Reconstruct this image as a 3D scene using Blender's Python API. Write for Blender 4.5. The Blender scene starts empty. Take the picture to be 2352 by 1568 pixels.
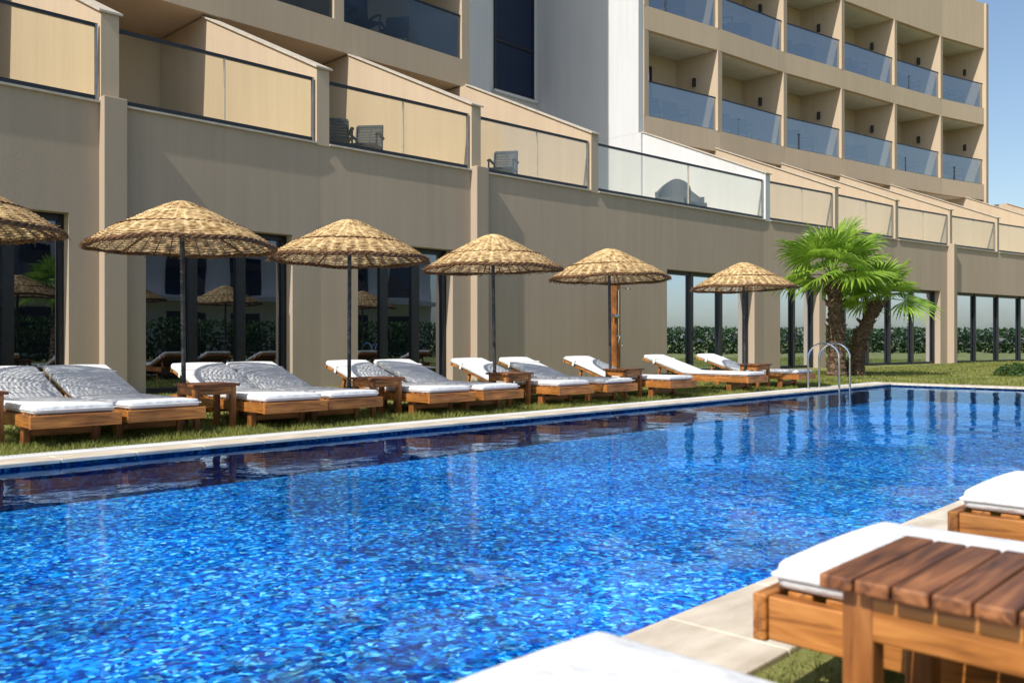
import bpy, math, random
import numpy as np
from mathutils import Vector, Matrix
random.seed(7); np.random.seed(7)
S=bpy.context.scene
S.view_settings.view_transform='Standard'; S.view_settings.look='None'; S.view_settings.exposure=0
COL=S.collection
# ------------------------------------------------------------------ helpers
def empty(name,loc=(0,0,0),rot=0.0,scale=1.0):
    o=bpy.data.objects.new(name,None); COL.objects.link(o)
    o.location=loc; o.rotation_euler=(0,0,rot); o.scale=(scale,)*3; o.empty_display_size=.2
    return o
def mesh_only(name,v,f,mat,smooth=False):
    me=bpy.data.meshes.new(name); me.from_pydata([tuple(map(float,p)) for p in v],[],f)
    if mat: me.materials.append(mat)
    me.update()
    if smooth: me.polygons.foreach_set('use_smooth',[True]*len(me.polygons))
    return me
def put(name,me,parent=None,loc=(0,0,0),bevel=0,seg=2):
    o=bpy.data.objects.new(name,me); COL.objects.link(o); o.location=loc
    if parent: o.parent=parent
    if bevel:
        m=o.modifiers.new('b','BEVEL'); m.width=bevel; m.segments=seg; m.limit_method='ANGLE'
    return o
class B:
    def __init__(s): s.v=[]; s.f=[]
    def add(s,v,f):
        n=len(s.v); s.v+=list(v); s.f+=[tuple(i+n for i in q) for q in f]
    def box(s,x0,x1,y0,y1,z0,z1,M=None):
        v=[(x0,y0,z0),(x1,y0,z0),(x1,y1,z0),(x0,y1,z0),(x0,y0,z1),(x1,y0,z1),(x1,y1,z1),(x0,y1,z1)]
        if M is not None: v=[tuple(M@Vector(p)) for p in v]
        s.add(v,[(0,3,2,1),(4,5,6,7),(0,1,5,4),(1,2,6,5),(2,3,7,6),(3,0,4,7)])
    def prism_x(s,poly,x0,x1):
        n=len(poly)
        v=[(x0,y,z) for y,z in poly]+[(x1,y,z) for y,z in poly]
        f=[tuple(range(n)),tuple(range(2*n-1,n-1,-1))]
        f+=[(i,i+n,(i+1)%n+n,(i+1)%n) for i in range(n)]
        s.add(v,f)
    def tube(s,pts,r,sides=6,closed=False,r1=None):
        pts=[Vector(p) for p in pts]; n=len(pts)
        ring=[]
        prev=None
        for i,p in enumerate(pts):
            if closed: t=pts[(i+1)%n]-pts[i-1]
            else: t=pts[min(i+1,n-1)]-pts[max(i-1,0)]
            t.normalize()
            if prev is None:
                a=Vector((0,0,1)) if abs(t.z)<.9 else Vector((1,0,0))
            else: a=prev
            u=(a-t*a.dot(t)); 
            if u.length<1e-5: u=t.orthogonal()
            u.normalize(); w=t.cross(u); prev=u
            rr=r if r1 is None else r+(r1-r)*i/(n-1)
            ring.append([p+(u*math.cos(2*math.pi*k/sides)+w*math.sin(2*math.pi*k/sides))*rr for k in range(sides)])
        v=[tuple(q) for rg in ring for q in rg]; f=[]
        m=n if closed else n-1
        for i in range(m):
            j=(i+1)%n
            for k in range(sides):
                k2=(k+1)%sides
                f.append((i*sides+k,i*sides+k2,j*sides+k2,j*sides+k))
        if not closed:
            f.append(tuple(range(sides-1,-1,-1))); f.append(tuple((n-1)*sides+k for k in range(sides)))
        s.add(v,f)
    def mesh(s,name,mat,smooth=False): return mesh_only(name,s.v,s.f,mat,smooth)
    def obj(s,name,mat,parent=None,smooth=False,bevel=0,seg=2): return put(name,s.mesh(name,mat,smooth),parent,bevel=bevel,seg=seg)
# ------------------------------------------------------------------ materials
def newmat(name):
    m=bpy.data.materials.new(name); m.use_nodes=True
    nt=m.node_tree; nt.nodes.clear()
    out=nt.nodes.new('ShaderNodeOutputMaterial')
    return m,nt,out
def N(nt,t,**kw):
    n=nt.nodes.new(t)
    for k,v in kw.items():
        if k.startswith('_'): setattr(n,k[1:],v)
        else: n.inputs[k.replace('__',' ')].default_value=v
    return n
def coords(nt,scale=(1,1,1),kind='Object'):
    tc=nt.nodes.new('ShaderNodeTexCoord'); mp=nt.nodes.new('ShaderNodeMapping')
    mp.inputs['Scale'].default_value=scale
    nt.links.new(tc.outputs[kind],mp.inputs['Vector']); return mp.outputs['Vector']
def ramp(nt,fac,stops):
    r=nt.nodes.new('ShaderNodeValToRGB'); e=r.color_ramp.elements
    while len(e)<len(stops): e.new(.5)
    for i,(p,c) in enumerate(stops):
        e[i].position=p; e[i].color=(c[0],c[1],c[2],1)
    nt.links.new(fac,r.inputs['Fac']); return r.outputs['Color']
def simple(name,c0,c1,rough=.8,scale=5,map_scale=(1,1,1),bump=0,bscale=60,spec=.3,metal=0,detail=5,bdist=.01,mid=(.3,.7)):
    m,nt,out=newmat(name)
    vec=coords(nt,map_scale)
    n=N(nt,'ShaderNodeTexNoise',Scale=scale,Detail=detail); nt.links.new(vec,n.inputs['Vector'])
    col=ramp(nt,n.outputs['Fac'],[(mid[0],c0),(mid[1],c1)])
    p=N(nt,'ShaderNodeBsdfPrincipled',Roughness=rough,Metallic=metal)
    p.inputs['Specular IOR Level'].default_value=spec
    nt.links.new(col,p.inputs['Base Color'])
    if bump:
        b=N(nt,'ShaderNodeBump',Strength=bump,Distance=bdist)
        n2=N(nt,'ShaderNodeTexNoise',Scale=bscale,Detail=4); nt.links.new(vec,n2.inputs['Vector'])
        nt.links.new(n2.outputs['Fac'],b.inputs['Height']); nt.links.new(b.outputs[0],p.inputs['Normal'])
    nt.links.new(p.outputs[0],out.inputs[0]); return m
def stucco(name,c0,c1):
    m,nt,out=newmat(name)
    v1=coords(nt,(1,1,.35)); v2=coords(nt,(1,1,1)); v3=coords(nt,(3.5,3.5,.12))
    n=N(nt,'ShaderNodeTexNoise',Scale=.9,Detail=6); nt.links.new(v1,n.inputs['Vector'])
    s=N(nt,'ShaderNodeTexNoise',Scale=1.6,Detail=5); nt.links.new(v3,s.inputs['Vector'])
    f=N(nt,'ShaderNodeTexNoise',Scale=45,Detail=3); nt.links.new(v2,f.inputs['Vector'])
    a=N(nt,'ShaderNodeMath',_operation='MULTIPLY_ADD'); a.inputs[1].default_value=.5
    nt.links.new(n.outputs['Fac'],a.inputs[0])
    b=N(nt,'ShaderNodeMath',_operation='MULTIPLY'); b.inputs[1].default_value=.5
    nt.links.new(s.outputs['Fac'],b.inputs[0]); nt.links.new(b.outputs[0],a.inputs[2])
    col=ramp(nt,a.outputs[0],[(.3,c0),(.62,c1)])
    p=N(nt,'ShaderNodeBsdfPrincipled',Roughness=.9); p.inputs['Specular IOR Level'].default_value=.15
    nt.links.new(col,p.inputs['Base Color'])
    bp=N(nt,'ShaderNodeBump',Strength=.4,Distance=.006)
    nt.links.new(f.outputs['Fac'],bp.inputs['Height']); nt.links.new(bp.outputs[0],p.inputs['Normal'])
    nt.links.new(p.outputs[0],out.inputs[0]); return m
def wood(name,c0,c1,c2,axis='y',rough=.42):
    m,nt,out=newmat(name)
    sc={'y':(14,1.1,14),'x':(1.1,14,14),'z':(14,14,1.1)}[axis]
    vec=coords(nt,sc)
    n=N(nt,'ShaderNodeTexNoise',Scale=2.2,Detail=8,Distortion=1.2); nt.links.new(vec,n.inputs['Vector'])
    col=ramp(nt,n.outputs['Fac'],[(.3,c0),(.5,c1),(.7,c2)])
    oi=nt.nodes.new('ShaderNodeObjectInfo')
    v2=coords(nt,(1,1,1)); n2=N(nt,'ShaderNodeTexNoise',Scale=2.5,Detail=2,_noise_dimensions='4D'); nt.links.new(v2,n2.inputs['Vector'])
    ms=N(nt,'ShaderNodeMath',_operation='MULTIPLY'); ms.inputs[1].default_value=30
    nt.links.new(oi.outputs['Random'],ms.inputs[0]); nt.links.new(ms.outputs[0],n2.inputs['W'])
    hs=nt.nodes.new('ShaderNodeHueSaturation')
    mr=N(nt,'ShaderNodeMapRange'); mr.inputs[1].default_value=.3; mr.inputs[2].default_value=.7; mr.inputs[3].default_value=.55; mr.inputs[4].default_value=1.4
    nt.links.new(n2.outputs['Fac'],mr.inputs[0]); nt.links.new(mr.outputs[0],hs.inputs['Value']); nt.links.new(col,hs.inputs['Color'])
    p=N(nt,'ShaderNodeBsdfPrincipled',Roughness=rough); nt.links.new(hs.outputs[0],p.inputs['Base Color'])
    bp=N(nt,'ShaderNodeBump',Strength=.35,Distance=.006); nt.links.new(n.outputs['Fac'],bp.inputs['Height']); nt.links.new(bp.outputs[0],p.inputs['Normal'])
    nt.links.new(p.outputs[0],out.inputs[0]); return m
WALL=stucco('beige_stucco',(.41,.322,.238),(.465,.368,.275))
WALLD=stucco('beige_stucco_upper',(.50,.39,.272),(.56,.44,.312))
WHITE=stucco('white_stucco',(.60,.60,.60),(.67,.67,.67))
TRIM=simple('stone_trim',(.46,.40,.32),(.58,.52,.43),rough=.7,scale=6)
CEIL=simple('soffit_paint',(.62,.59,.53),(.70,.67,.60),scale=2)
BLACK=simple('black_aluminium',(.010,.011,.013),(.018,.019,.022),rough=.35,scale=8,spec=.5)
STEEL=simple('steel',(.55,.56,.58),(.68,.69,.70),rough=.16,scale=8,metal=1)
GREYM=simple('grey_aluminium',(.30,.31,.32),(.38,.39,.40),rough=.35,scale=8,metal=.7)
POLE=simple('pole_metal',(.03,.032,.035),(.10,.09,.08),rough=.5,scale=14,metal=.4)
CHAIR=simple('dark_rattan',(.016,.020,.027),(.045,.052,.065),rough=.5,scale=80,bump=.6,bscale=90)
WICKER=simple('grey_wicker',(.035,.035,.036),(.12,.118,.116),rough=.6,scale=70,map_scale=(1,1,2.2),bump=.8,bscale=70)
WOOD=wood('varnished_wood',(.17,.055,.012),(.40,.150,.032),(.55,.235,.060),'y')
WOODX=wood('varnished_wood_cross',(.17,.055,.012),(.40,.150,.032),(.55,.235,.060),'x')
WOODZ=wood('varnished_wood_post',(.11,.036,.010),(.28,.10,.026),(.42,.17,.05),'z')
WOODT=wood('table_wood',(.060,.020,.008),(.19,.068,.022),(.33,.13,.045),'x',rough=.5)
FABRIC=simple('white_fabric',(.72,.72,.71),(.80,.80,.79),rough=.9,scale=3,bump=.55,bscale=7,bdist=.05,spec=.1)
STRAW=simple('straw',(.33,.18,.065),(.88,.64,.32),rough=.65,scale=14,map_scale=(1,1,1),bump=.5,bscale=120,detail=9,mid=(.34,.60))
STRAWD=simple('brown_twig',(.060,.028,.012),(.24,.12,.05),rough=.75,scale=30,detail=6)
TRAV=simple('travertine',(.50,.42,.32),(.76,.67,.54),rough=.55,scale=3,map_scale=(1,3,1),bump=.2,bscale=50,detail=8)
GRATE=simple('white_grating',(.66,.66,.64),(.78,.78,.76),rough=.5,scale=4)
TRUNK=simple('palm_trunk',(.035,.022,.014),(.27,.175,.11),rough=.9,scale=13,map_scale=(1,1,2),bump=1,bscale=25,bdist=.05)
LAMPM=simple('lamp_black',(.01,.01,.01),(.02,.02,.02),rough=.4)
def leafmat(name,c0,c1,sc=2.0,rough=.5,trans=.35):
    m,nt,out=newmat(name)
    vec=coords(nt); n=N(nt,'ShaderNodeTexNoise',Scale=sc,Detail=4); nt.links.new(vec,n.inputs['Vector'])
    col=ramp(nt,n.outputs['Fac'],[(.32,c0),(.68,c1)])
    p=N(nt,'ShaderNodeBsdfPrincipled',Roughness=rough); nt.links.new(col,p.inputs['Base Color'])
    t=N(nt,'ShaderNodeBsdfTranslucent'); nt.links.new(col,t.inputs[0])
    mx=N(nt,'ShaderNodeMixShader'); mx.inputs[0].default_value=trans
    nt.links.new(p.outputs[0],mx.inputs[1]); nt.links.new(t.outputs[0],mx.inputs[2]); nt.links.new(mx.outputs[0],out.inputs[0]); return m
PALM=leafmat('palm_leaf',(.12,.25,.022),(.42,.60,.08),2.5,.36,.45)
HEDGE=leafmat('hedge_leaf',(.02,.055,.012),(.07,.14,.028),1.5)
BLADE=leafmat('grass_blade',(.11,.15,.025),(.34,.35,.08),.9,.6,.35)
GROUND=simple('lawn',(.11,.125,.032),(.30,.29,.09),rough=.95,scale=1.3,bump=.6,bscale=40,bdist=.03,detail=10)
def glassmix(name,tint,milk,mcol,refl=.6):
    m,nt,out=newmat(name)
    tr=N(nt,'ShaderNodeBsdfTransparent',Color=(*tint,1)); d=N(nt,'ShaderNodeBsdfDiffuse',Color=(*mcol,1))
    g=N(nt,'ShaderNodeBsdfGlossy',Roughness=.01)
    m1=N(nt,'ShaderNodeMixShader'); m1.inputs[0].default_value=milk
    nt.links.new(tr.outputs[0],m1.inputs[1]); nt.links.new(d.outputs[0],m1.inputs[2])
    fr=N(nt,'ShaderNodeFresnel',IOR=1.45); ml=N(nt,'ShaderNodeMath',_operation='MULTIPLY'); ml.inputs[1].default_value=refl
    nt.links.new(fr.outputs[0],ml.inputs[0])
    m2=N(nt,'ShaderNodeMixShader'); nt.links.new(ml.outputs[0],m2.inputs[0])
    nt.links.new(m1.outputs[0],m2.inputs[1]); nt.links.new(g.outputs[0],m2.inputs[2]); nt.links.new(m2.outputs[0],out.inputs[0]); return m
GLASS=glassmix('railing_glass',(.96,.96,.90),.04,(.75,.68,.50),.2)
GLASSB=glassmix('balcony_glass',(.60,.65,.68),.03,(.30,.34,.38),.40)
def winglass(name,base,add):
    m,nt,out=newmat(name)
    d=N(nt,'ShaderNodeBsdfDiffuse',Color=(*base,1)); g=N(nt,'ShaderNodeBsdfGlossy',Roughness=.008,Color=(.72,.82,1,1))
    fr=N(nt,'ShaderNodeFresnel',IOR=1.5); a=N(nt,'ShaderNodeMath',_operation='ADD'); a.inputs[1].default_value=add
    a.use_clamp=True
    nt.links.new(fr.outputs[0],a.inputs[0])
    vec=coords(nt); n=N(nt,'ShaderNodeTexNoise',Scale=.7,Detail=1); nt.links.new(vec,n.inputs['Vector'])
    bp=N(nt,'ShaderNodeBump',Strength=.08,Distance=.05); nt.links.new(n.outputs['Fac'],bp.inputs['Height']); nt.links.new(bp.outputs[0],g.inputs['Normal'])
    mx=N(nt,'ShaderNodeMixShader'); nt.links.new(a.outputs[0],mx.inputs[0]); nt.links.new(d.outputs[0],mx.inputs[1]); nt.links.new(g.outputs[0],mx.inputs[2])
    nt.links.new(mx.outputs[0],out.inputs[0]); return m
WIN=winglass('window_glass',(.006,.008,.010),.15)
WINB=winglass('window_glass_blue',(.003,.011,.038),.02)
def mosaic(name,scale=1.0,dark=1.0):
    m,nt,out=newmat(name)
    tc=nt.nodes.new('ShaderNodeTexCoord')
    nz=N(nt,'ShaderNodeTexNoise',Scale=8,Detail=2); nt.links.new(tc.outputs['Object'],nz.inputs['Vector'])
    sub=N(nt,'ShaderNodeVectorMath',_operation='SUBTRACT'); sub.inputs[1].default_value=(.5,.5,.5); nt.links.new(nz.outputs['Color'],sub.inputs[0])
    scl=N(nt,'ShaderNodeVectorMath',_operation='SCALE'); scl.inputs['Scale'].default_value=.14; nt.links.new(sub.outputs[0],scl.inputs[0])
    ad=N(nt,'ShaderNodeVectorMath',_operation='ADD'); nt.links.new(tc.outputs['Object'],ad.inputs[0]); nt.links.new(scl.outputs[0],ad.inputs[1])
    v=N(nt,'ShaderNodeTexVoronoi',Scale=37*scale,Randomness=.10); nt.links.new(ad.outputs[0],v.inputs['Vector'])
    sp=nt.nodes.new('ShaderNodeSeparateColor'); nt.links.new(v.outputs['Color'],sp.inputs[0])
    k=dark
    col=ramp(nt,sp.outputs[0],[(0,(.010*k,.03*k,.28*k)),(.28,(.003*k,.11*k,.48*k)),(.55,(.005*k,.22*k,.66*k)),(.80,(.012*k,.36*k,.78*k)),(1,(.22*k,.74*k,.92*k))])  # tile blues; palest stop also paints caustic-like highlights
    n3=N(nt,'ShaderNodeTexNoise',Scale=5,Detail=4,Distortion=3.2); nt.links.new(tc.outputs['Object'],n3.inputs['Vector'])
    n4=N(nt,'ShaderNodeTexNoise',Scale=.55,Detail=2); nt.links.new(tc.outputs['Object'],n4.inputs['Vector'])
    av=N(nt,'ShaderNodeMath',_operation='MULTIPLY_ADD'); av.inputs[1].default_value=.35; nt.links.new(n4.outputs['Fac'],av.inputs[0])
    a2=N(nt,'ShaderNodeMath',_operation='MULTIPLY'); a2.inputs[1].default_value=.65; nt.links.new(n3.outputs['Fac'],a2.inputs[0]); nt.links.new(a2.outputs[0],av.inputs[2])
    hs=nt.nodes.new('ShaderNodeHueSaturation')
    mr=N(nt,'ShaderNodeMapRange'); mr.inputs[1].default_value=.39; mr.inputs[2].default_value=.63; mr.inputs[3].default_value=.36; mr.inputs[4].default_value=1.7  # brightness ripples: caustic-like light from the water put into the tile colour
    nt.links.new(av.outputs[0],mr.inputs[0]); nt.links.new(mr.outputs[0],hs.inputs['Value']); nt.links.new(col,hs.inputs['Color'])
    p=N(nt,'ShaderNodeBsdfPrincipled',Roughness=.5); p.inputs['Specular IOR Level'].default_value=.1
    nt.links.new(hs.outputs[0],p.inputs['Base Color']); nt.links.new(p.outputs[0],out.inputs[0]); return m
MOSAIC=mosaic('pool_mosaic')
MOSW=mosaic('pool_mosaic_wall_shaded',1.0,.16)  # same tiles darkened: shade on the pool walls put into the colour
def watermat():
    m,nt,out=newmat('water')
    tc=nt.nodes.new('ShaderNodeTexCoord')
    mp=nt.nodes.new('ShaderNodeMapping'); nt.links.new(tc.outputs['Object'],mp.inputs['Vector'])
    a=N(nt,'ShaderNodeTexNoise',Scale=1.3,Detail=2,Roughness=.45); b=N(nt,'ShaderNodeTexNoise',Scale=8,Detail=2,Distortion=.5)
    nt.links.new(mp.outputs[0],a.inputs['Vector']); nt.links.new(mp.outputs[0],b.inputs['Vector'])
    b1=N(nt,'ShaderNodeBump',Strength=.35,Distance=.032); nt.links.new(a.outputs['Fac'],b1.inputs['Height'])
    b2=N(nt,'ShaderNodeBump',Strength=.25,Distance=.005); nt.links.new(b.outputs['Fac'],b2.inputs['Height']); nt.links.new(b1.outputs[0],b2.inputs['Normal'])
    fr=N(nt,'ShaderNodeFresnel',IOR=1.33); nt.links.new(b2.outputs[0],fr.inputs['Normal'])
    ml=N(nt,'ShaderNodeMath',_operation='MULTIPLY'); ml.inputs[1].default_value=.95; nt.links.new(fr.outputs[0],ml.inputs[0])
    g=N(nt,'ShaderNodeBsdfGlossy',Roughness=.01,Color=(.52,.72,1,1)); nt.links.new(b2.outputs[0],g.inputs['Normal'])
    t=N(nt,'ShaderNodeBsdfTransparent',Color=(.86,.96,1,1))
    mx=N(nt,'ShaderNodeMixShader'); nt.links.new(ml.outputs[0],mx.inputs[0]); nt.links.new(t.outputs[0],mx.inputs[1]); nt.links.new(g.outputs[0],mx.inputs[2])
    nt.links.new(mx.outputs[0],out.inputs[0]); return m
WATER=watermat()
# ------------------------------------------------------------------ camera and light
TH=math.radians(44); CT,ST=math.cos(TH),math.sin(TH)
cam=bpy.data.cameras.new('camera'); co=bpy.data.objects.new('camera',cam); COL.objects.link(co)
co.location=(0,0,1.0); co.rotation_euler=(math.radians(90),0,TH-math.radians(90))
cam.lens=36*2000/2352; cam.sensor_width=36; cam.clip_end=2000; cam.clip_start=.05
cam.dof.use_dof=True; cam.dof.focus_distance=12.5; cam.dof.aperture_fstop=3.6
S.camera=co
EL=math.radians(47); AZ=math.radians(4.5)
d=Vector((-math.cos(EL)*math.cos(AZ),-math.cos(EL)*math.sin(AZ),math.sin(EL)))
sun=bpy.data.lights.new('sun','SUN'); sun.energy=5.0; sun.angle=math.radians(.5); sun.color=(1,.955,.88)
so=bpy.data.objects.new('sun',sun); COL.objects.link(so); so.rotation_euler=d.to_track_quat('Z','Y').to_euler()
w=bpy.data.worlds.new('World'); S.world=w; w.use_nodes=True
nt=w.node_tree; bg=nt.nodes['Background']; sk=nt.nodes.new('ShaderNodeTexSky'); sk.sky_type='NISHITA'; sk.sun_disc=False
sk.sun_elevation=EL; sk.sun_rotation=math.atan2(d.x,d.y); sk.air_density=1.15; sk.dust_density=1.4; sk.ozone_density=2.2; sk.altitude=0
nt.links.new(sk.outputs[0],bg.inputs[0]); bg.inputs[1].default_value=.145
# ------------------------------------------------------------------ facade curve
NODES=[(-14,16.3),(6.3,16.3),(10.8,16.25),(15,16.03),(19.4,15.75),(28.5,15.05),(32.7,14.5),(37.7,13.95),(42.2,13.2),(46.6,12.4),(49.5,11.8),(60,9.4),(75,5.6)]
def fy(x):
    for (a,b),(c,e) in zip(NODES,NODES[1:]):
        if x<=c: return b+(e-b)*(x-a)/(c-a)
    return NODES[-1][1]
UP=[(28.7,20.4),(33.2,19.6),(38,19.0),(42.4,18.15),(47,17.3),(51.3,16.4),(55.5,15.2)]
def fx(px):
    r=(px-1176)/2000.0
    lo,hi=-13.9,74.0
    for _ in range(50):
        x=(lo+hi)/2; y=fy(x)
        if (x*ST-y*CT)/(x*CT+y*ST)<r: lo=x
        else: hi=x
    return x
def strip(bd,x0,x1,z0,z1,off,th,curve=fy,nodes=NODES):
    xs=[x0]+[n[0] for n in nodes if x0+.01<n[0]<x1-.01]+[x1]
    v=[];f=[]
    for x in xs:
        y=curve(x)+off
        v+=[(x,y,z0),(x,y+th,z0),(x,y+th,z1),(x,y,z1)]
    for i in range(len(xs)-1):
        a=i*4;b_=a+4
        for k in range(4):
            k2=(k+1)%4; f.append((a+k,b_+k,b_+k2,a+k2))
    f.append((0,1,2,3)); n=len(v); f.append((n-1,n-2,n-3,n-4))
    bd.add(v,f)
# ------------------------------------------------------------------ ground, pool
PX0,PX1,PY0,PY1=-8.0,20.7,1.73,7.75
g=B(); L=600
xs=[-L,PX0-.45,PX1+.62,L]; ys=[-L,PY0-.42,PY1+.66,L]
for i in range(3):
    for j in range(3):
        if i==1 and j==1: continue
        g.add([(xs[i],ys[j],0),(xs[i+1],ys[j],0),(xs[i+1],ys[j+1],0),(xs[i],ys[j+1],0)],[(0,1,2,3)])
g.obj('lawn_ground',GROUND)
pool=empty('swimming_pool')
b=B(); DZ=-.36
b.add([(PX0,PY0,DZ),(PX1,PY0,DZ),(PX1,PY1,DZ),(PX0,PY1,DZ)],[(0,1,2,3)])
b.obj('pool_floor',MOSAIC,pool)
b=B()
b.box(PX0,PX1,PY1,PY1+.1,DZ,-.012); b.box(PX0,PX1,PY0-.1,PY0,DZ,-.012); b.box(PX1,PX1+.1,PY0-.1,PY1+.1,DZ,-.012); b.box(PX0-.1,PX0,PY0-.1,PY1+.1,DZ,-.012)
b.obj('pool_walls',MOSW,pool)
b=B()
def slabs(x0,x1,y0,y1,alongx,l=.62,z0=-.010,z1=.022):
    n=max(1,int(round(((x1-x0) if alongx else (y1-y0))/l)))
    for i in range(n):
        gp=.003
        if alongx:
            a=x0+(x1-x0)*i/n; c=x0+(x1-x0)*(i+1)/n; b.box(a+gp,c-gp,y0,y1,z0,z1+random.uniform(-.001,.001))
        else:
            a=y0+(y1-y0)*i/n; c=y0+(y1-y0)*(i+1)/n; b.box(x0,x1,a+gp,c-gp,z0,z1+random.uniform(-.001,.001))
slabs(PX0,PX1+.62,PY1-.02,PY1+.30,True)
slabs(PX0,PX1+.62,PY0-.44,PY0+.02,True)
slabs(PX1-.02,PX1+.6,PY0+.03,PY1-.03,False)
b.obj('coping',TRAV,pool,bevel=.006)
b=B(); x=PX0
while x<PX1+.6:
    b.box(x,x+.022,PY1+.32,PY1+.54,-.01,.020); x+=.034
b.box(PX0,PX1+.6,PY1+.305,PY1+.325,-.012,.023); b.box(PX0,PX1+.6,PY1+.535,PY1+.56,-.012,.023)
b.obj('overflow_grating',GRATE,pool)
b=B(); b.box(PX0,PX1+.6,PY1+.562,PY1+.67,-.03,.010); b.obj('edge_strip',TRAV,pool)
b=B(); b.add([(PX0,PY0,-.035),(PX1,PY0,-.035),(PX1,PY1,-.035),(PX0,PY1,-.035)],[(0,1,2,3)]); b.obj('pool_water',WATER)
lad=empty('pool_ladder',(17.35,PY1,0))
b=B()
for dx in (0,.52):
    pts=[(dx,.42,0),(dx,.42,.62)]
    for k in range(0,13):
        a=math.pi*k/12; pts.append((dx,.09+.33*math.cos(a),.66+.30*math.sin(a)))
    pts+=[(dx,-.24,.62),(dx,-.24,-.30)]
    b.tube(pts,.022,10)
for z in (-.12,-.28): b.box(.02,.50,-.28,-.20,z,z+.025)
b.obj('rails',STEEL,lad,smooth=False)
b=B()
for dx in (0,.52): b.tube([(dx,.42,.024),(dx,.42,.04)],.05,12)
b.obj('flanges',STEEL,lad)
# ------------------------------------------------------------------ hotel
H=empty('hotel_building')
ZL=5.3
OPEN=[(-260,158,3),(335,672,3),(822,1040,3),(1532,1733,3),(1792,1882,2),(1897,2160,5),(2199,2500,6)]
OP=[(fx(a),fx(c),n) for a,c,n in OPEN]; OP.insert(0,(-9,-3.5,3))
wall=B(); frames=B(); panes=B()
cur=-14.0
for a,c,n in OP:
    strip(wall,cur,a,-.3,ZL,0,.5); strip(wall,a,c,3.27,ZL,0,.5); cur=c
    o=.30
    strip(panes,a,c,0,3.27,o+.04,.02)
    strip(frames,a,c,3.15,3.27,o-.04,.08); strip(frames,a,c,0,.10,o-.04,.08)
    for k in range(n+1):
        xc=a+(c-a)*k/n
        hw=.07 if k in(0,n) else .085
        xa=max(a,xc-hw); xb=min(c,xc+hw)
        y=fy(xc); frames.box(xa,xb,y+o-.06,y+o+.036,.0,3.26)
        if k==1: frames.box(xc+.11,xc+.135,y+o-.12,y+o-.09,1.05,1.35)
strip(wall,cur,74,-.3,ZL,0,.5)
wall.obj('ground_floor_wall',WALL,H); panes.obj('ground_floor_glass',WIN,H); frames.obj('door_frames',BLACK,H)
pil=B()
for a,c in ((228,276),(1081,1110),(2176,2197)):
    x0,x1=fx(a),fx(c); y=fy((x0+x1)/2); x1=x0+.42
    pil.box(x0,x1,y-.22,y+.1,-.1,ZL+.11)
pil.obj('pilasters',WALL,H,bevel=.015)
PIERS=[272,755,1103,1373,1768,1925,2063,2187,2295]
PX=[fx(p) for p in PIERS]+[fx(2456),fx(2456)+5]
PX=[PX[0]-4.4-4.4,PX[0]-4.4]+PX
div=B(); divw=B(); caps=B()
TW=.32
for i,xr in enumerate(PX):
    x0,x1=xr-TW,xr; yf=fy(xr-TW/2)-.03
    left=xr<21
    if left: poly=[(yf,ZL-.02),(yf,6.97),(yf+5.25,9.41),(23.9,9.41),(23.9,ZL-.02)]; slope_end=(yf+5.25,9.41)
    else:
        L2=5.3; poly=[(yf,ZL-.02),(yf,6.97),(yf+L2,9.30),(yf+L2+.8,9.30),(yf+L2+.8,ZL-.02)]; slope_end=(yf+L2,9.30)
    isw=27<xr<30
    (divw if isw else div).prism_x(poly,x0,x1)
    caps.prism_x([(yf-.06,6.945),(yf-.06,6.985),(slope_end[0]+.0,slope_end[1]+.035),(slope_end[0],slope_end[1]-.005),(yf,6.965)],x0-.05,x1+.05)
div.obj('terrace_divider_walls',WALLD,H); divw.obj('white_divider_wall',WHITE,H); caps.obj('divider_caps',TRIM,H)
slab=B(); strip(slab,-14,70,ZL-.12,ZL-.03,.5,7.5); slab.obj('terrace_floor',TRIM,H)
trim=B(); rail=B(); gl=B(); posts=B(); joints=B()
for i in range(len(PX)-1):
    a=PX[i]+.005; c=PX[i+1]-TW-.005
    strip(trim,a,c,ZL,ZL+.04,-.06,.40)
    white=(20<a<27)
    if white:
        n=3
        strip(rail,a+.02,c-.02,ZL+.06,ZL+.13,.03,.05)
        strip(posts,a+.02,c-.02,6.68,6.72,.03,.05)
        for k in range(n+1):
            xc=a+.06+(c-a-.12)*[0,.37,.70,1][k]; y=fy(xc)
            posts.box(xc-.06,xc+.06,y-.0,y+.10,ZL+.041,6.74)
        strip(gl,a+.03,c-.03,ZL+.13,6.68,.045,.012)
    else:
        strip(rail,a,c-.03,ZL+.06,ZL+.14,.03,.06)
        strip(rail,a,c-.03,6.68,6.745,.03,.06)
        xc=(a+c)/2; y=fy(xc); joints.box(xc-.012,xc+.012,y+.03,y+.07,ZL+.14,6.68)
        strip(gl,a,xc-.008,ZL+.14,6.68,.045,.012); strip(gl,xc+.008,c-.04,ZL+.14,6.68,.045,.012)
        posts.box(c-.07,c-.035,fy(c)+.02,fy(c)+.08,ZL+.045,6.73)
trim.obj('ledge_trim',TRIM,H); rail.obj('terrace_rails',BLACK,H); gl.obj('terrace_glass',GLASS,H); posts.obj('rail_posts',GREYM,H); joints.obj('glass_joints',TRIM,H)
lb=B(); XR=19.95
YB=24.0
lb.box(-14,XR-.01,YB,YB+.3,ZL-.1,26.9)
for z0,z1 in ((9.45,10.35),(13.7,14.6),(18.1,19.0),(22.5,23.4),(26.9,28.3)):
    lb.box(-14,XR,21.25,YB-.002,z0,z1-.35)
    lb.box(-14,XR,21.24,21.44,z0+.003,z1)
pxl=[-6,-.6,4.8,9.9,14.75,XR-.17]
for xc in pxl:
    lb.box(xc-.17,xc+.17-.002,21.245,YB-.004,9.46,27)
lb.box(XR-.3,XR-.01,24.3,30,9,28.2)
lb.obj('left_wing_walls',WALLD,H)
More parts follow.
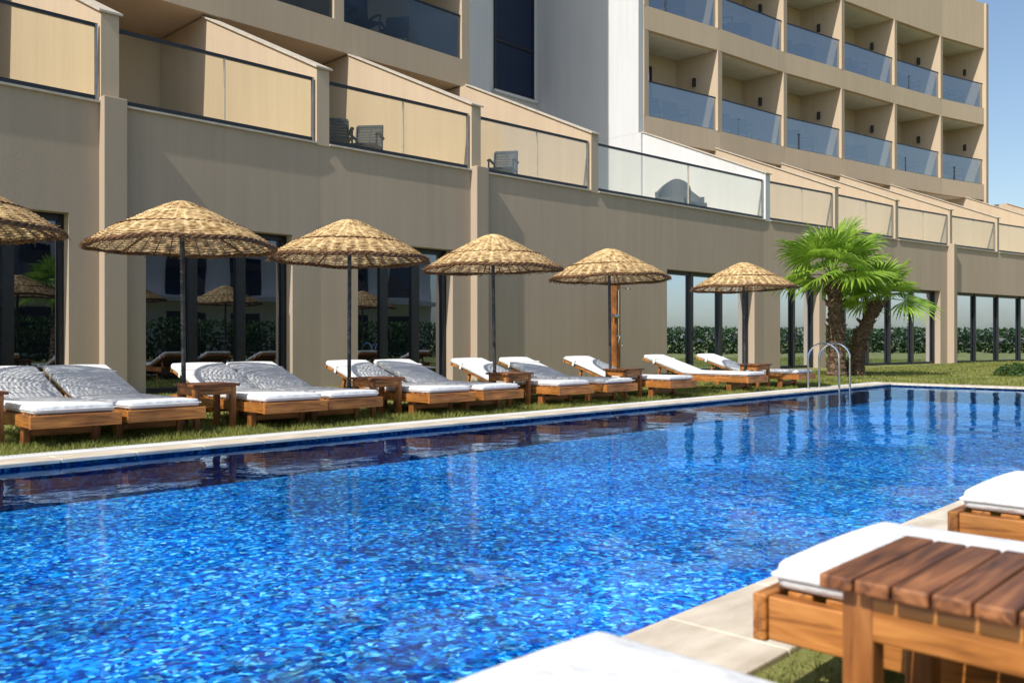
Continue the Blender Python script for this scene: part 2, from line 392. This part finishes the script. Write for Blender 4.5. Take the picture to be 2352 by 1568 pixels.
wn=B(); fr=B(); gb=B(); rb=B(); ch_pos=[]
for a,c in zip(pxl,pxl[1:]):
    for zf,zt in ((10.0,13.7),(14.25,18.1),(18.65,22.5),(23.05,26.9)):
        wn.box(a+.3,a+3.0,YB-.04,YB-.02,zf+.0,zt-.5); 
        for xx in (a+.3,a+1.6,a+2.95): fr.box(xx-.05,xx+.05,YB-.08,YB-.042,zf,zt-.5)
        gb.box(a+.2,c-.2,21.33,21.345,zf+.37,zf+1.78); rb.box(a+.18,c-.18,21.31,21.37,zf+1.78,zf+1.83); rb.box(a+.18,c-.18,21.31,21.37,zf+.353,zf+.39)
        ch_pos+= [(a+1.5,22.1,zf+.35),(a+2.7,22.1,zf+.35)]
wn.obj('left_wing_windows',WINB,H); fr.obj('left_wing_frames',BLACK,H)
rc=B(); rc.box(XR-.3,28.39,25.9,26.2,ZL-.1,20.5); 
rc.box(23.6,24.6,25.6,25.898,ZL-.05,20.4)
rc.box(28.38,28.7,20.42,26.2,9.28,20.49)
rc.box(28.384,28.696,20.3,26.2,ZL-.06,9.279)
rc.box(XR-.28,XR-.012,24.31,25.898,ZL,8.9)
rc.obj('stair_tower_wall',WHITE,H)
t=B(); t.box(25.75,28.1,25.86,25.885,11.6,20); t.obj('stair_tower_window',WINB,H)
t=B()
for xx in (25.75,28.1): t.box(xx-.05,xx+.05,25.82,25.89,11.55,20)
for z in (11.55,13.6,17.3): t.box(25.7,28.15,25.815,25.889,z,z+.09)
t.obj('stair_tower_frame',BLACK,H)
t=B(); t.box(25.6,28.25,25.70,25.89,11.42,11.53); t.obj('stair_tower_sill',WHITE,H)
def up(x):
    if x<=UP[0][0]: return UP[0][1]
    for (a,b_),(c,e) in zip(UP,UP[1:]):
        if x<=c: return b_+(e-b_)*(x-a)/(c-a)
    return UP[-1][1]
rbk=B(); ce=B(); D=2.1
xa,xb=28.71,55.5
for z0,z1 in ((9.15,10.05),(13.5,14.45),(17.9,20.5)):
    strip(rbk,xa,xb,z0,z1-.002,0,.25,up,UP)
    strip(rbk,xa,xb,z0+.004,min(z1-.3,z0+.6),.251,D+.5,up,UP)
    strip(ce,xa+.18,xb-.18,z0-.02,z0+.002,.254,D-.3,up,UP)
strip(rbk,xa,xb,6,20.45,D,.3,up,UP)
for i,(x,y) in enumerate(UP):
    x0=x-.17 if i else x+.012; x1=x+.17 if i<len(UP)-1 else x
    if i==0: x1=x+.32
    if i==len(UP)-1: x0=x-.32
    for z0,z1 in ((10.045,13.505),(14.445,17.905)):
        rbk.box(x0,x1,up((x0+x1)/2)+.006,y+D+.05,z0,z1)
rbk.box(55.1,55.52,15.2,21.5,5.3,20.49)
rbk.obj('right_wing_walls',WALLD,H); ce.obj('right_wing_soffits',CEIL,H)
lamps=B(); wn=B(); fr=B()
for (x0,y0),(x1,y1) in zip(UP,UP[1:]):
    for zf,zt in ((10.05,13.5),(14.45,17.9)):
        a=x0+.34 if x0<29 else x0+.18; c=x1-.18
        if x1>55: c=x1-.33
        strip(gb,a,c,zf+.04,zf+1.40,.10,.012,up,UP); strip(rb,a,c,zf+1.40,zf+1.45,.08,.05,up,UP); strip(rb,a,c,zf+.0,zf+.04,.08,.05,up,UP)
        strip(wn,a+.05,a+2.4,zf-.3,zf+2.8,D-.05,.02,up,UP)
        for xx in (a+.05,a+1.2,a+2.38): fr.box(xx-.05,xx+.05,up(xx)+D-.09,up(xx)+D-.055,zf-.3,zf+2.8)
        strip(fr,a,a+2.43,zf+2.8,zf+2.88,D-.09,.07,up,UP)
        lamps.tube([(c-.07,y1+1.15,zf+2.1),(c-.07,y1+1.15,zf+2.45)],.085,10)
        fl=zf-.02
        ch_pos+=[(a+1.1,up(a+1.1)+.60,fl),(a+2.3,up(a+2.3)+.70,fl)]
wn.obj('right_wing_windows',WINB,H); fr.obj('right_wing_frames',BLACK,H); lamps.obj('balcony_lamps',LAMPM,H)
fl_=B()
for zf in (10.05,14.45): strip(fl_,xa+.4,xb-.4,zf-.34,zf-.03,.26,D-.28,up,UP)
fl_.obj('balcony_floors',TRIM,H)
gb.obj('balcony_glass',GLASSB,H); rb.obj('balcony_rails',BLACK,H)
# ------------------------------------------------------------------ chairs
def chair_mesh():
    b=B()
    for sx in (-.30,.30):
        b.tube([(sx,-.28,0),(sx*1.02,-.27,.62)],.022,6); b.tube([(sx,.25,0),(sx*.98,.26,.45),(sx*.95,.34,.92)],.022,6)
        b.tube([(sx*1.05,-.30,.60),(sx*1.07,-.1,.66),(sx*1.05,.30,.64)],.032,6)
    b.box(-.29,.29,-.28,.27,.38,.43)
    M=Matrix.Translation((0,.27,.42))@Matrix.Rotation(math.radians(-12),4,'X')
    for k in range(7):
        b.box(-.27,.27,-.012,.012,.04+k*.068,.04+k*.068+.052,M)
    b.box(-.29,.29,-.02,.02,.50,.55,M)
    for k in (-.27,0,.25): b.box(k,k+.03,-.018,.018,0,.52,M)
    return b.mesh('plastic_armchair',CHAIR)
CM=chair_mesh()
def chair(x,y,z,rot,s=1.0):
    o=put('patio_chair',CM,None,(x,y,z)); o.rotation_euler=(0,0,rot); o.scale=(s,)*3
for (x,y,z) in ch_pos:
    chair(x,y,z,random.uniform(-1.2,.6)+.0,1.25)
for x,y,r in ((11.85,17.2,-.5),(12.75,17.25,-.9),(17.15,16.9,-1.0),(29.75,16.0,-1.0)): chair(x,y,ZL-.03,r,1.12)
def arm():
    b=B()
    n=14
    v=[];f=[]
    for k in range(n+1):
        a=math.radians(-20+220*k/n)
        ht=.62+.45*max(0,math.sin(a))**1.5
        for r,z in ((.50,.12),(.52,ht),(.42,ht),(.40,.12)):
            v.append((r*math.cos(a),r*math.sin(a)*.95,z))
    for k in range(n):
        for j in range(4):
            f.append((k*4+j,(k+1)*4+j,(k+1)*4+(j+1)%4,k*4+(j+1)%4))
    f.append((0,1,2,3)); m=len(v); f.append((m-1,m-2,m-3,m-4))
    b.add(v,f); b.box(-.40,.40,-.42,.34,.12,.40)
    for sx in(-.36,.36):
        for sy in (-.34,.3): b.box(sx-.03,sx+.03,sy-.03,sy+.03,0,.12)
    return b.mesh('wicker_armchair',WICKER,False)
AM=arm()
for x,y,r in ((24.6,16.3,-1.2),(25.8,16.5,-.4)):
    o=put('wicker_armchair',AM,None,(x,y,ZL-.03)); o.rotation_euler=(0,0,r); o.scale=(1.15,)*3
# ------------------------------------------------------------------ loungers
LW=.80; LH=1.45; BA=math.radians(19); BL=1.02
def lounger_meshes():
    f=B(); fx_=B()
    for x0 in (0,LW-.045): f.box(x0,x0+.045,.0,2.30,.215,.335)
    for y0,y1 in ((-.04,.0),(2.30,2.34)): fx_.box(-.01,LW+.01,y0,y1,.21,.34)
    lg=B()
    for y in (.36,1.86):
        for x0 in (.046,LW-.046-.07): lg.box(x0,x0+.07,y,y+.10,0,.33)
        fx_.box(.11,LW-.11,y+.02,y+.075,.10,.17)
    k=.03
    while k<1.42: fx_.box(.05,LW-.05,k,k+.07,.318,.345); k+=.105
    M=Matrix.Translation((0,LH,.34))@Matrix.Rotation(BA,4,'X')
    for x0 in (.055,LW-.10): f.box(x0,x0+.045,0,BL,-.03,.02,M)
    k=.02
    while k<BL-.05: fx_.box(.10,LW-.10,k,k+.07,-.01,.018,M); k+=.105
    fx_.box(.04,LW-.04,BL-.0,BL+.035,-.04,.025,M)
    top=M@Vector((0,BL*.62,-.03))
    for x0 in (.11,LW-.15):
        f.add([(x0,top.y-.02,top.z),(x0+.04,top.y-.02,top.z),(x0+.04,top.y+.03,top.z),(x0,top.y+.03,top.z),
               (x0,2.10,.25),(x0+.04,2.10,.25),(x0+.04,2.15,.25),(x0,2.15,.25)],[(0,1,2,3),(4,7,6,5),(0,4,5,1),(1,5,6,2),(2,6,7,3),(3,7,4,0)])
    path=[(.0,.348),(.35,.346),(.7,.347),(1.05,.346),(1.36,.348),(1.46,.356)]
    dy,dz=math.cos(BA),math.sin(BA)
    for t in (.15,.4,.65,.9,1.04): path.append((LH+dy*t,.352+dz*t+.004))
    T=.082
    v=[];fa=[]
    nx=6
    for (y,z) in path:
        for side in (0,1):
            for i in range(nx+1):
                x=.035+(LW-.07)*i/nx
                puff=.008*math.sin(math.pi*i/nx)
                yy,zz=y,z+(T+puff if side else 0)
                if side and y>LH: yy-=dz*T
                v.append((x,yy,zz))
    m=nx+1
    for k in range(len(path)-1):
        a=k*2*m; c=a+2*m
        for i in range(nx):
            fa.append((a+i,c+i,c+i+1,a+i+1)); fa.append((a+m+i,a+m+i+1,c+m+i+1,c+m+i))
        fa.append((a,a+m,c+m,c)); fa.append((a+nx,c+nx,c+m+nx,a+m+nx))
    e=(len(path)-1)*2*m
    for i in range(nx):
        fa.append((i,i+1,m+i+1,m+i)); fa.append((e+i,e+m+i,e+m+i+1,e+i+1))
    cu=mesh_only('cushion',v,fa,FABRIC,True)
    s=B()
    for x in (.030,LW-.030):
        s.tube([(x,y-(dz*T*.5 if y>LH else 0),z+T*.5) for y,z in path],.006,5)
    s.tube([(.035,-.004,.39),(LW-.035,-.004,.39)],.006,5)
    M2=Matrix.Translation((0,LH,.352))@Matrix.Rotation(BA,4,'X')
    s.box(.026,LW-.026,.74,.79,T+.004,T+.012,M2); s.box(.022,.030,.74,.79,-.02,T+.01,M2); s.box(LW-.030,LW-.022,.74,.79,-.02,T+.01,M2)
    return f.mesh('rails',WOOD),fx_.mesh('cross_pieces',WOODX),lg.mesh('legs',WOODZ),cu,s.mesh('seams',FABRIC)
LM=lounger_meshes()
def lounger(x,y,flip=False):
    e=empty('sun_lounger',(x,y,.0))
    if flip: e.rotation_euler=(0,0,math.pi); e.location=(x+LW,y,0); e.scale=(1,1,.965)
    else: e.rotation_euler=(0,0,random.uniform(-.025,.025)); e.scale=(1,1,.93)
    for n,m,bv in zip(('rails','cross_pieces','legs','cushion','seams'),LM,(.006,.006,.006,.028,0)):
        o=put(n,m,e,bevel=bv,seg=3)
        if n in('cushion','seams') and not flip: o.location=(random.uniform(-.008,.008),random.uniform(-.015,.02),0)
    return e
ROW=[(2.66,8.66),(3.55,8.66),(5.02,8.66),(5.86,8.62),(7.36,8.6),(8.28,8.52),(9.85,8.5),(10.95,8.45),(12.6,8.42),(15.25,8.36),(17.25,8.3)]
for x,y in ROW: lounger(x,y+.04+random.uniform(-.03,.03))
for x in (.65,2.14,3.70,5.4): lounger(x,1.12,True)
# ------------------------------------------------------------------ tables
def table_meshes(wx,wy,h,n=6):
    t=B(); f=B()
    for i in range(n):
        y0=wy*i/n; t.box(random.uniform(-.003,.003),wx+random.uniform(-.003,.003),y0+.0025,y0+wy/n-.0025,h-.030,h-random.uniform(0,.003))
    for x0 in (.035,wx-.095):
        for y0 in (.035,wy-.095): f.box(x0,x0+.06,y0,y0+.06,0,h-.031)
    a=B(); 
    a.box(.05,wx-.05,.038,.062,h-.125,h-.032); a.box(.05,wx-.05,wy-.062,wy-.038,h-.125,h-.032)
    c=B(); c.box(.038,.062,.05,wy-.05,h-.1255,h-.0325); c.box(wx-.062,wx-.038,.05,wy-.05,h-.1255,h-.0325)
    return [('slats',t.mesh('slats',WOODT)),('legs',f.mesh('legs',WOODZ)),('apron',a.mesh('apron',WOODX)),('side_apron',c.mesh('side_apron',WOOD))]
TM=table_meshes(.56,.50,.53)
TM2=table_meshes(.46,.56,.55,8)
def table(x,y,tm):
    e=empty('side_table',(x,y,0))
    for n,m in tm: put(n,m,e,bevel=.005,seg=2)
for x,y in ((2.05,9.10),(4.41,9.08),(6.78,9.05),(9.22,8.97),(12.0,8.9),(16.45,8.8)): table(x,y,TM)
table(1.64,.195,TM2); 
# ------------------------------------------------------------------ umbrellas
def umb_meshes():
    prof=[(0,.53),(.10,.515),(.22,.465),(.45,.35),(.70,.215),(.76,.19),(.95,.075),(1.05,.0)]
    def P(s):
        for (a,b_),(c,e) in zip(prof,prof[1:]):
            if s<=c: return b_+(e-b_)*(s-a)/(c-a)
        return prof[-1][1]
    b=B(); R=62; seg=144
    for i in range(R):
        r=.02+1.02*(i+.5)/R
        pts=[]
        ph=random.uniform(0,6)
        for k in range(seg):
            a=2*math.pi*k/seg
            rr=r+.004*math.sin(3*a+ph)+random.uniform(-.002,.002)
            z=P(r)+.007*(-1 if i%2 else 1)*math.cos(18*a)*min(1,r*3)+.008*math.sin(2*a+1)*r+random.uniform(-.002,.002)
            pts.append((rr*math.cos(a),rr*math.sin(a),z))
        b.tube(pts,.0088 if r<.86 else .0072,4,closed=True)
    sp=B()
    for k in range(36):
        a=2*math.pi*(k+.0)/36
        pts=[(s*math.cos(a),s*math.sin(a),P(s)-.004) for s in (.02,.12,.25,.45,.7,.78,.95,1.05)]
        sp.tube(pts,.008,4)
    for rad in (.72,): 
        for tw in range(2):
            pts=[]
            for k in range(160):
                a=2*math.pi*k/160; q=a*30+tw*math.pi
                pts.append(((rad+.012*math.cos(q))*math.cos(a),(rad+.012*math.cos(q))*math.sin(a),P(rad)+.010+.010*math.sin(q)))
            sp.tube(pts,.009,4,closed=True)
    rim=B()
    for tw in range(3):
        pts=[]
        for k in range(260):
            a=2*math.pi*k/260; q=a*26+tw*2*math.pi/3
            r=1.055+.014*math.cos(q)+.012*math.sin(5*a+2); pts.append((r*math.cos(a),r*math.sin(a),-.004+.016*math.sin(q)+.016*math.sin(2*a+1)+.008*math.sin(7*a)))
        rim.tube(pts,.0150,5,closed=True)
    for k in range(380):
        a=random.uniform(0,6.283); r=random.uniform(.98,1.07); z=P(min(r,1.05))+random.uniform(-.03,.015)
        q=a+random.uniform(-.07,.07); l=random.uniform(.0,.055)
        rim.tube([(r*math.cos(a),r*math.sin(a),z),((r+l)*math.cos(q),(r+l)*math.sin(q),z-random.uniform(-.01,.045))],.0035,3)
    fr=B()
    for k in range(8):
        a=2*math.pi*k/8; fr.tube([(.02*math.cos(a),.02*math.sin(a),.40),(1.02*math.cos(a),1.02*math.sin(a),-.005)],.012,5)
    po=B(); po.tube([(0,0,-2.12),(0,0,.50)],.027,10); po.tube([(0,0,-2.115),(0,0,-2.0)],.045,10)
    return [('woven_canopy',b.mesh('woven_canopy',STRAW)),('spokes',sp.mesh('spokes',STRAWD)),('rim',rim.mesh('rim',STRAWD)),('ribs',fr.mesh('ribs',STRAWD)),('pole',po.mesh('pole',POLE))]
UM=umb_meshes()
for i,(x,y) in enumerate(((2.28,9.95),(4.66,9.88),(6.93,9.74),(9.42,9.5),(12.3,9.48),(16.42,9.14))):
    e=empty('wicker_parasol',(x,y,2.11)); e.rotation_euler=(random.uniform(-.02,.02),random.uniform(-.02,.02),i*1.1)
    for n,m in UM: put(n,m,e)
# ------------------------------------------------------------------ shower
e=empty('garden_shower',(19.9,15.1,0)); s=1
b=B(); b.box(-.10,.10,-.09,.09,0,2.62); b.obj('post',WOODZ,e,bevel=.01)
b=B(); b.tube([(0,-.1,1.1),(0,-.1,2.45),(0,-.2,2.52),(0,-.42,2.5)],.018,8); b.tube([(0,-.42,2.5),(0,-.42,2.46)],.09,14)
b.tube([(-.12,-.13,1.15),(.12,-.13,1.15)],.025,8); b.tube([(-.1,-.12,1.7),(.0,-.12,1.75)],.03,8)
pts=[(0+.09*math.sin(t*.6),-.16,1.15-.30*math.sin(math.pi*t/10)) for t in range(11)]; b.tube(pts,.01,6)
b.tube([(-.26,-.1,1.72),(-.1,-.1,1.72)],.06,8)
b.obj('fittings',STEEL,e)
# ------------------------------------------------------------------ palms
def palm(x,y,h,n,R,seed,lean=(0,0),low=100):
    rnd=random.Random(seed)
    e=empty('fan_palm_tree',(x,y,0))
    b=B(); segs=34; sides=14
    v=[];f=[]
    for i in range(segs+1):
        t=i/segs
        rr=(.215-.05*t+.08*max(0,.12-t)/.12)*(1+.12*(i%2))
        if t>.8: rr*=1+.25*(t-.8)/.2
        for k in range(sides):
            a=2*math.pi*k/sides+ (i%2)*.22
            q=rr*(1+rnd.uniform(-.07,.07)); v.append((lean[0]*t*t+q*math.cos(a),lean[1]*t*t+q*math.sin(a),t*h))
    for i in range(segs):
        for k in range(sides): f.append((i*sides+k,i*sides+(k+1)%sides,(i+1)*sides+(k+1)%sides,(i+1)*sides+k))
    b.add(v,f)
    for i in range(170):
        t=rnd.random(); a=rnd.uniform(0,6.28); r0=.17
        p=Vector((lean[0]*t*t+r0*math.cos(a),lean[1]*t*t+r0*math.sin(a),t*h)); o=Vector((math.cos(a),math.sin(a),.9))*rnd.uniform(.07,.15)
        b.tube([p,p+o],.04,4,r1=.012)
    b.obj('trunk',TRUNK,e)
    L_=B(); st=B()
    top=Vector((lean[0],lean[1],h))
    for i in range(n):
        az=i*2.39996+rnd.uniform(-.25,.25)
        u=i/(n-1)
        el=math.radians(80-low*u**1.1+rnd.uniform(-8,8))
        pl=R*rnd.uniform(.34,.52); bl=R*rnd.uniform(.48,.64)
        hd=Vector((math.cos(az),math.sin(az),0)); p=hd*math.cos(el)+Vector((0,0,1))*math.sin(el)
        side=hd.cross(Vector((0,0,1))).normalized(); nm=side.cross(p).normalized()
        base=top+p*pl+Vector((0,0,-.06*pl)); 
        st.tube([top+hd*.05,top+p*pl*.5+Vector((0,0,.03)),base],.020,5,r1=.012)
        tgt=L_
        ns=32; tilt=rnd.uniform(-.5,.5)
        p2=(p+Vector((0,0,-.30))).normalized(); nm=side.cross(p2).normalized()
        side2=(side*math.cos(tilt)+nm*math.sin(tilt)).normalized(); nm2=side2.cross(p2).normalized()
        for k in range(ns):
            a=math.radians(-112+224*k/(ns-1)+rnd.uniform(-2,2)); da=math.radians(224/(ns-1)*.5)
            ln=bl*(.76+.24*math.cos(a*.7))*rnd.uniform(.88,1.08)
            def D_(aa): return p2*math.cos(aa)+side2*math.sin(aa)
            c=D_(a); droop=Vector((0,0,-1)); dr=rnd.uniform(.7,1.3)
            def pt(dd,t,off): 
                return base+dd*(ln*t)+nm2*(off-.14*ln*t*t*abs(math.sin(a)))+droop*(ln*.35*max(0,t-.5)**2*dr) 
            m0=base; m1=pt(D_(a-da),.58,0); m2=pt(c,.58,.022); m3=pt(D_(a+da),.58,0)
            q1=pt(D_(a-da*.42),.82,0); q2=pt(c,.82,.01); q3=pt(D_(a+da*.42),.82,0); tip=pt(c,1.0,0)+droop*rnd.uniform(0,.10)*ln
            n0=len(tgt.v); tgt.v+=[tuple(q) for q in (m0,m1,m2,m3,q1,q2,q3,tip)]
            tgt.f+=[(n0,n0+1,n0+2),(n0,n0+2,n0+3),(n0+1,n0+4,n0+5,n0+2),(n0+2,n0+5,n0+6,n0+3),(n0+4,n0+7,n0+5),(n0+5,n0+7,n0+6)]
    L_.obj('fronds',PALM,e); st.obj('stalks',PALM,e)
palm(24.2,10.55,2.85,19,2.05,3,(-.08,.08),92)
palm(25.35,10.5,2.2,12,1.7,5,(.50,-.50),80)
palm(8.5,-7.5,3.2,22,1.8,11); palm(14,-9,3.4,22,1.8,12)
# ------------------------------------------------------------------ foliage masses
def leaves(name,x0,x1,y0,y1,z0,z1,n,size,mat,dome=False):
    rng=np.random.default_rng(5)
    c=rng.uniform((x0,y0,z0),(x1,y1,z1),(n,3))
    if dome:
        cx,cy=(x0+x1)/2,(y0+y1)/2; rr=((c[:,0]-cx)/((x1-x0)/2))**2+((c[:,1]-cy)/((y1-y0)/2))**2+((c[:,2]-z0)/(z1-z0))**2
        c=c[rr<1]; n=len(c)
    a=rng.normal(size=(n,3)); a/=np.linalg.norm(a,axis=1)[:,None]; t=rng.normal(size=(n,3)); u=np.cross(a,t); u/=np.linalg.norm(u,axis=1)[:,None]
    s=(size*rng.uniform(.6,1.4,n))[:,None]
    v=np.stack([c-a*s,c+u*s*.45,c+a*s,c-u*s*.45],1).reshape(-1,3)
    f=[(4*i,4*i+1,4*i+2,4*i+3) for i in range(n)]
    me=mesh_only(name,v.tolist(),f,mat); return put(name,me)
leaves('hedge',-12,110,-12.4,-11,0,2.2,34000,.15,HEDGE)
leaves('shrub',27.6,30.4,6.6,7.7,0,.38,2200,.05,HEDGE,True)
nb=empty('neighbouring_building'); b=B(); b.box(-12,40,-22,-21,0,7.5); b.box(-12,40,-20.99,-19.8,3.6,3.9); b.obj('walls',WHITE,nb)
b=B()
for i in range(12):
    b.box(-10+i*4.2,-7.6+i*4.2,-20.98,-20.95,.3,2.9); b.box(-10+i*4.2,-7.6+i*4.2,-20.98,-20.95,4.1,6.6)
b.obj('windows',WINB,nb)
def grass(specs):
    V=[]
    rng=np.random.default_rng(9)
    for x0,x1,y0,y1,n,hh,ww in specs:
        c=np.column_stack([rng.uniform(x0,x1,n),rng.uniform(y0,y1,n),np.zeros(n)-.004])
        clump=.5+.5*np.sin(c[:,0]*5.1+np.sin(c[:,1]*3.3)*2)*np.sin(c[:,1]*4.7+np.sin(c[:,0]*2.9)*2)
        a=rng.uniform(0,6.283,n); h=hh*rng.uniform(.4,1.1,n)*(.6+.7*clump); wv=ww*rng.uniform(.6,1.2,n)
        dx=np.cos(a)*wv; dy=np.sin(a)*wv
        tip=c+np.column_stack([rng.normal(0,.45,n)*h,rng.normal(0,.45,n)*h,h])
        V.append(np.stack([c+np.column_stack([dx,dy,0*dx]),c-np.column_stack([dx,dy,0*dx]),tip],1))
    V=np.concatenate(V).reshape(-1,3); n=len(V)//3
    me=bpy.data.meshes.new('grass'); me.vertices.add(len(V)); me.vertices.foreach_set('co',V.astype(np.float32).ravel())
    me.loops.add(3*n); me.loops.foreach_set('vertex_index',np.arange(3*n,dtype=np.int32))
    me.polygons.add(n); me.polygons.foreach_set('loop_start',np.arange(0,3*n,3,dtype=np.int32)); me.polygons.foreach_set('loop_total',np.full(n,3,dtype=np.int32))
    me.materials.append(BLADE); me.update(calc_edges=True); me.validate(); put('grass',me)
grass([(0,12,8.40,10.2,42000,.085,.006),(12,21,8.40,10.2,22000,.085,.009),(0,24,10.2,16,40000,.075,.010),(21.35,48,1,13,42000,.07,.016),(.5,7,-.8,1.28,26000,.07,.004)])
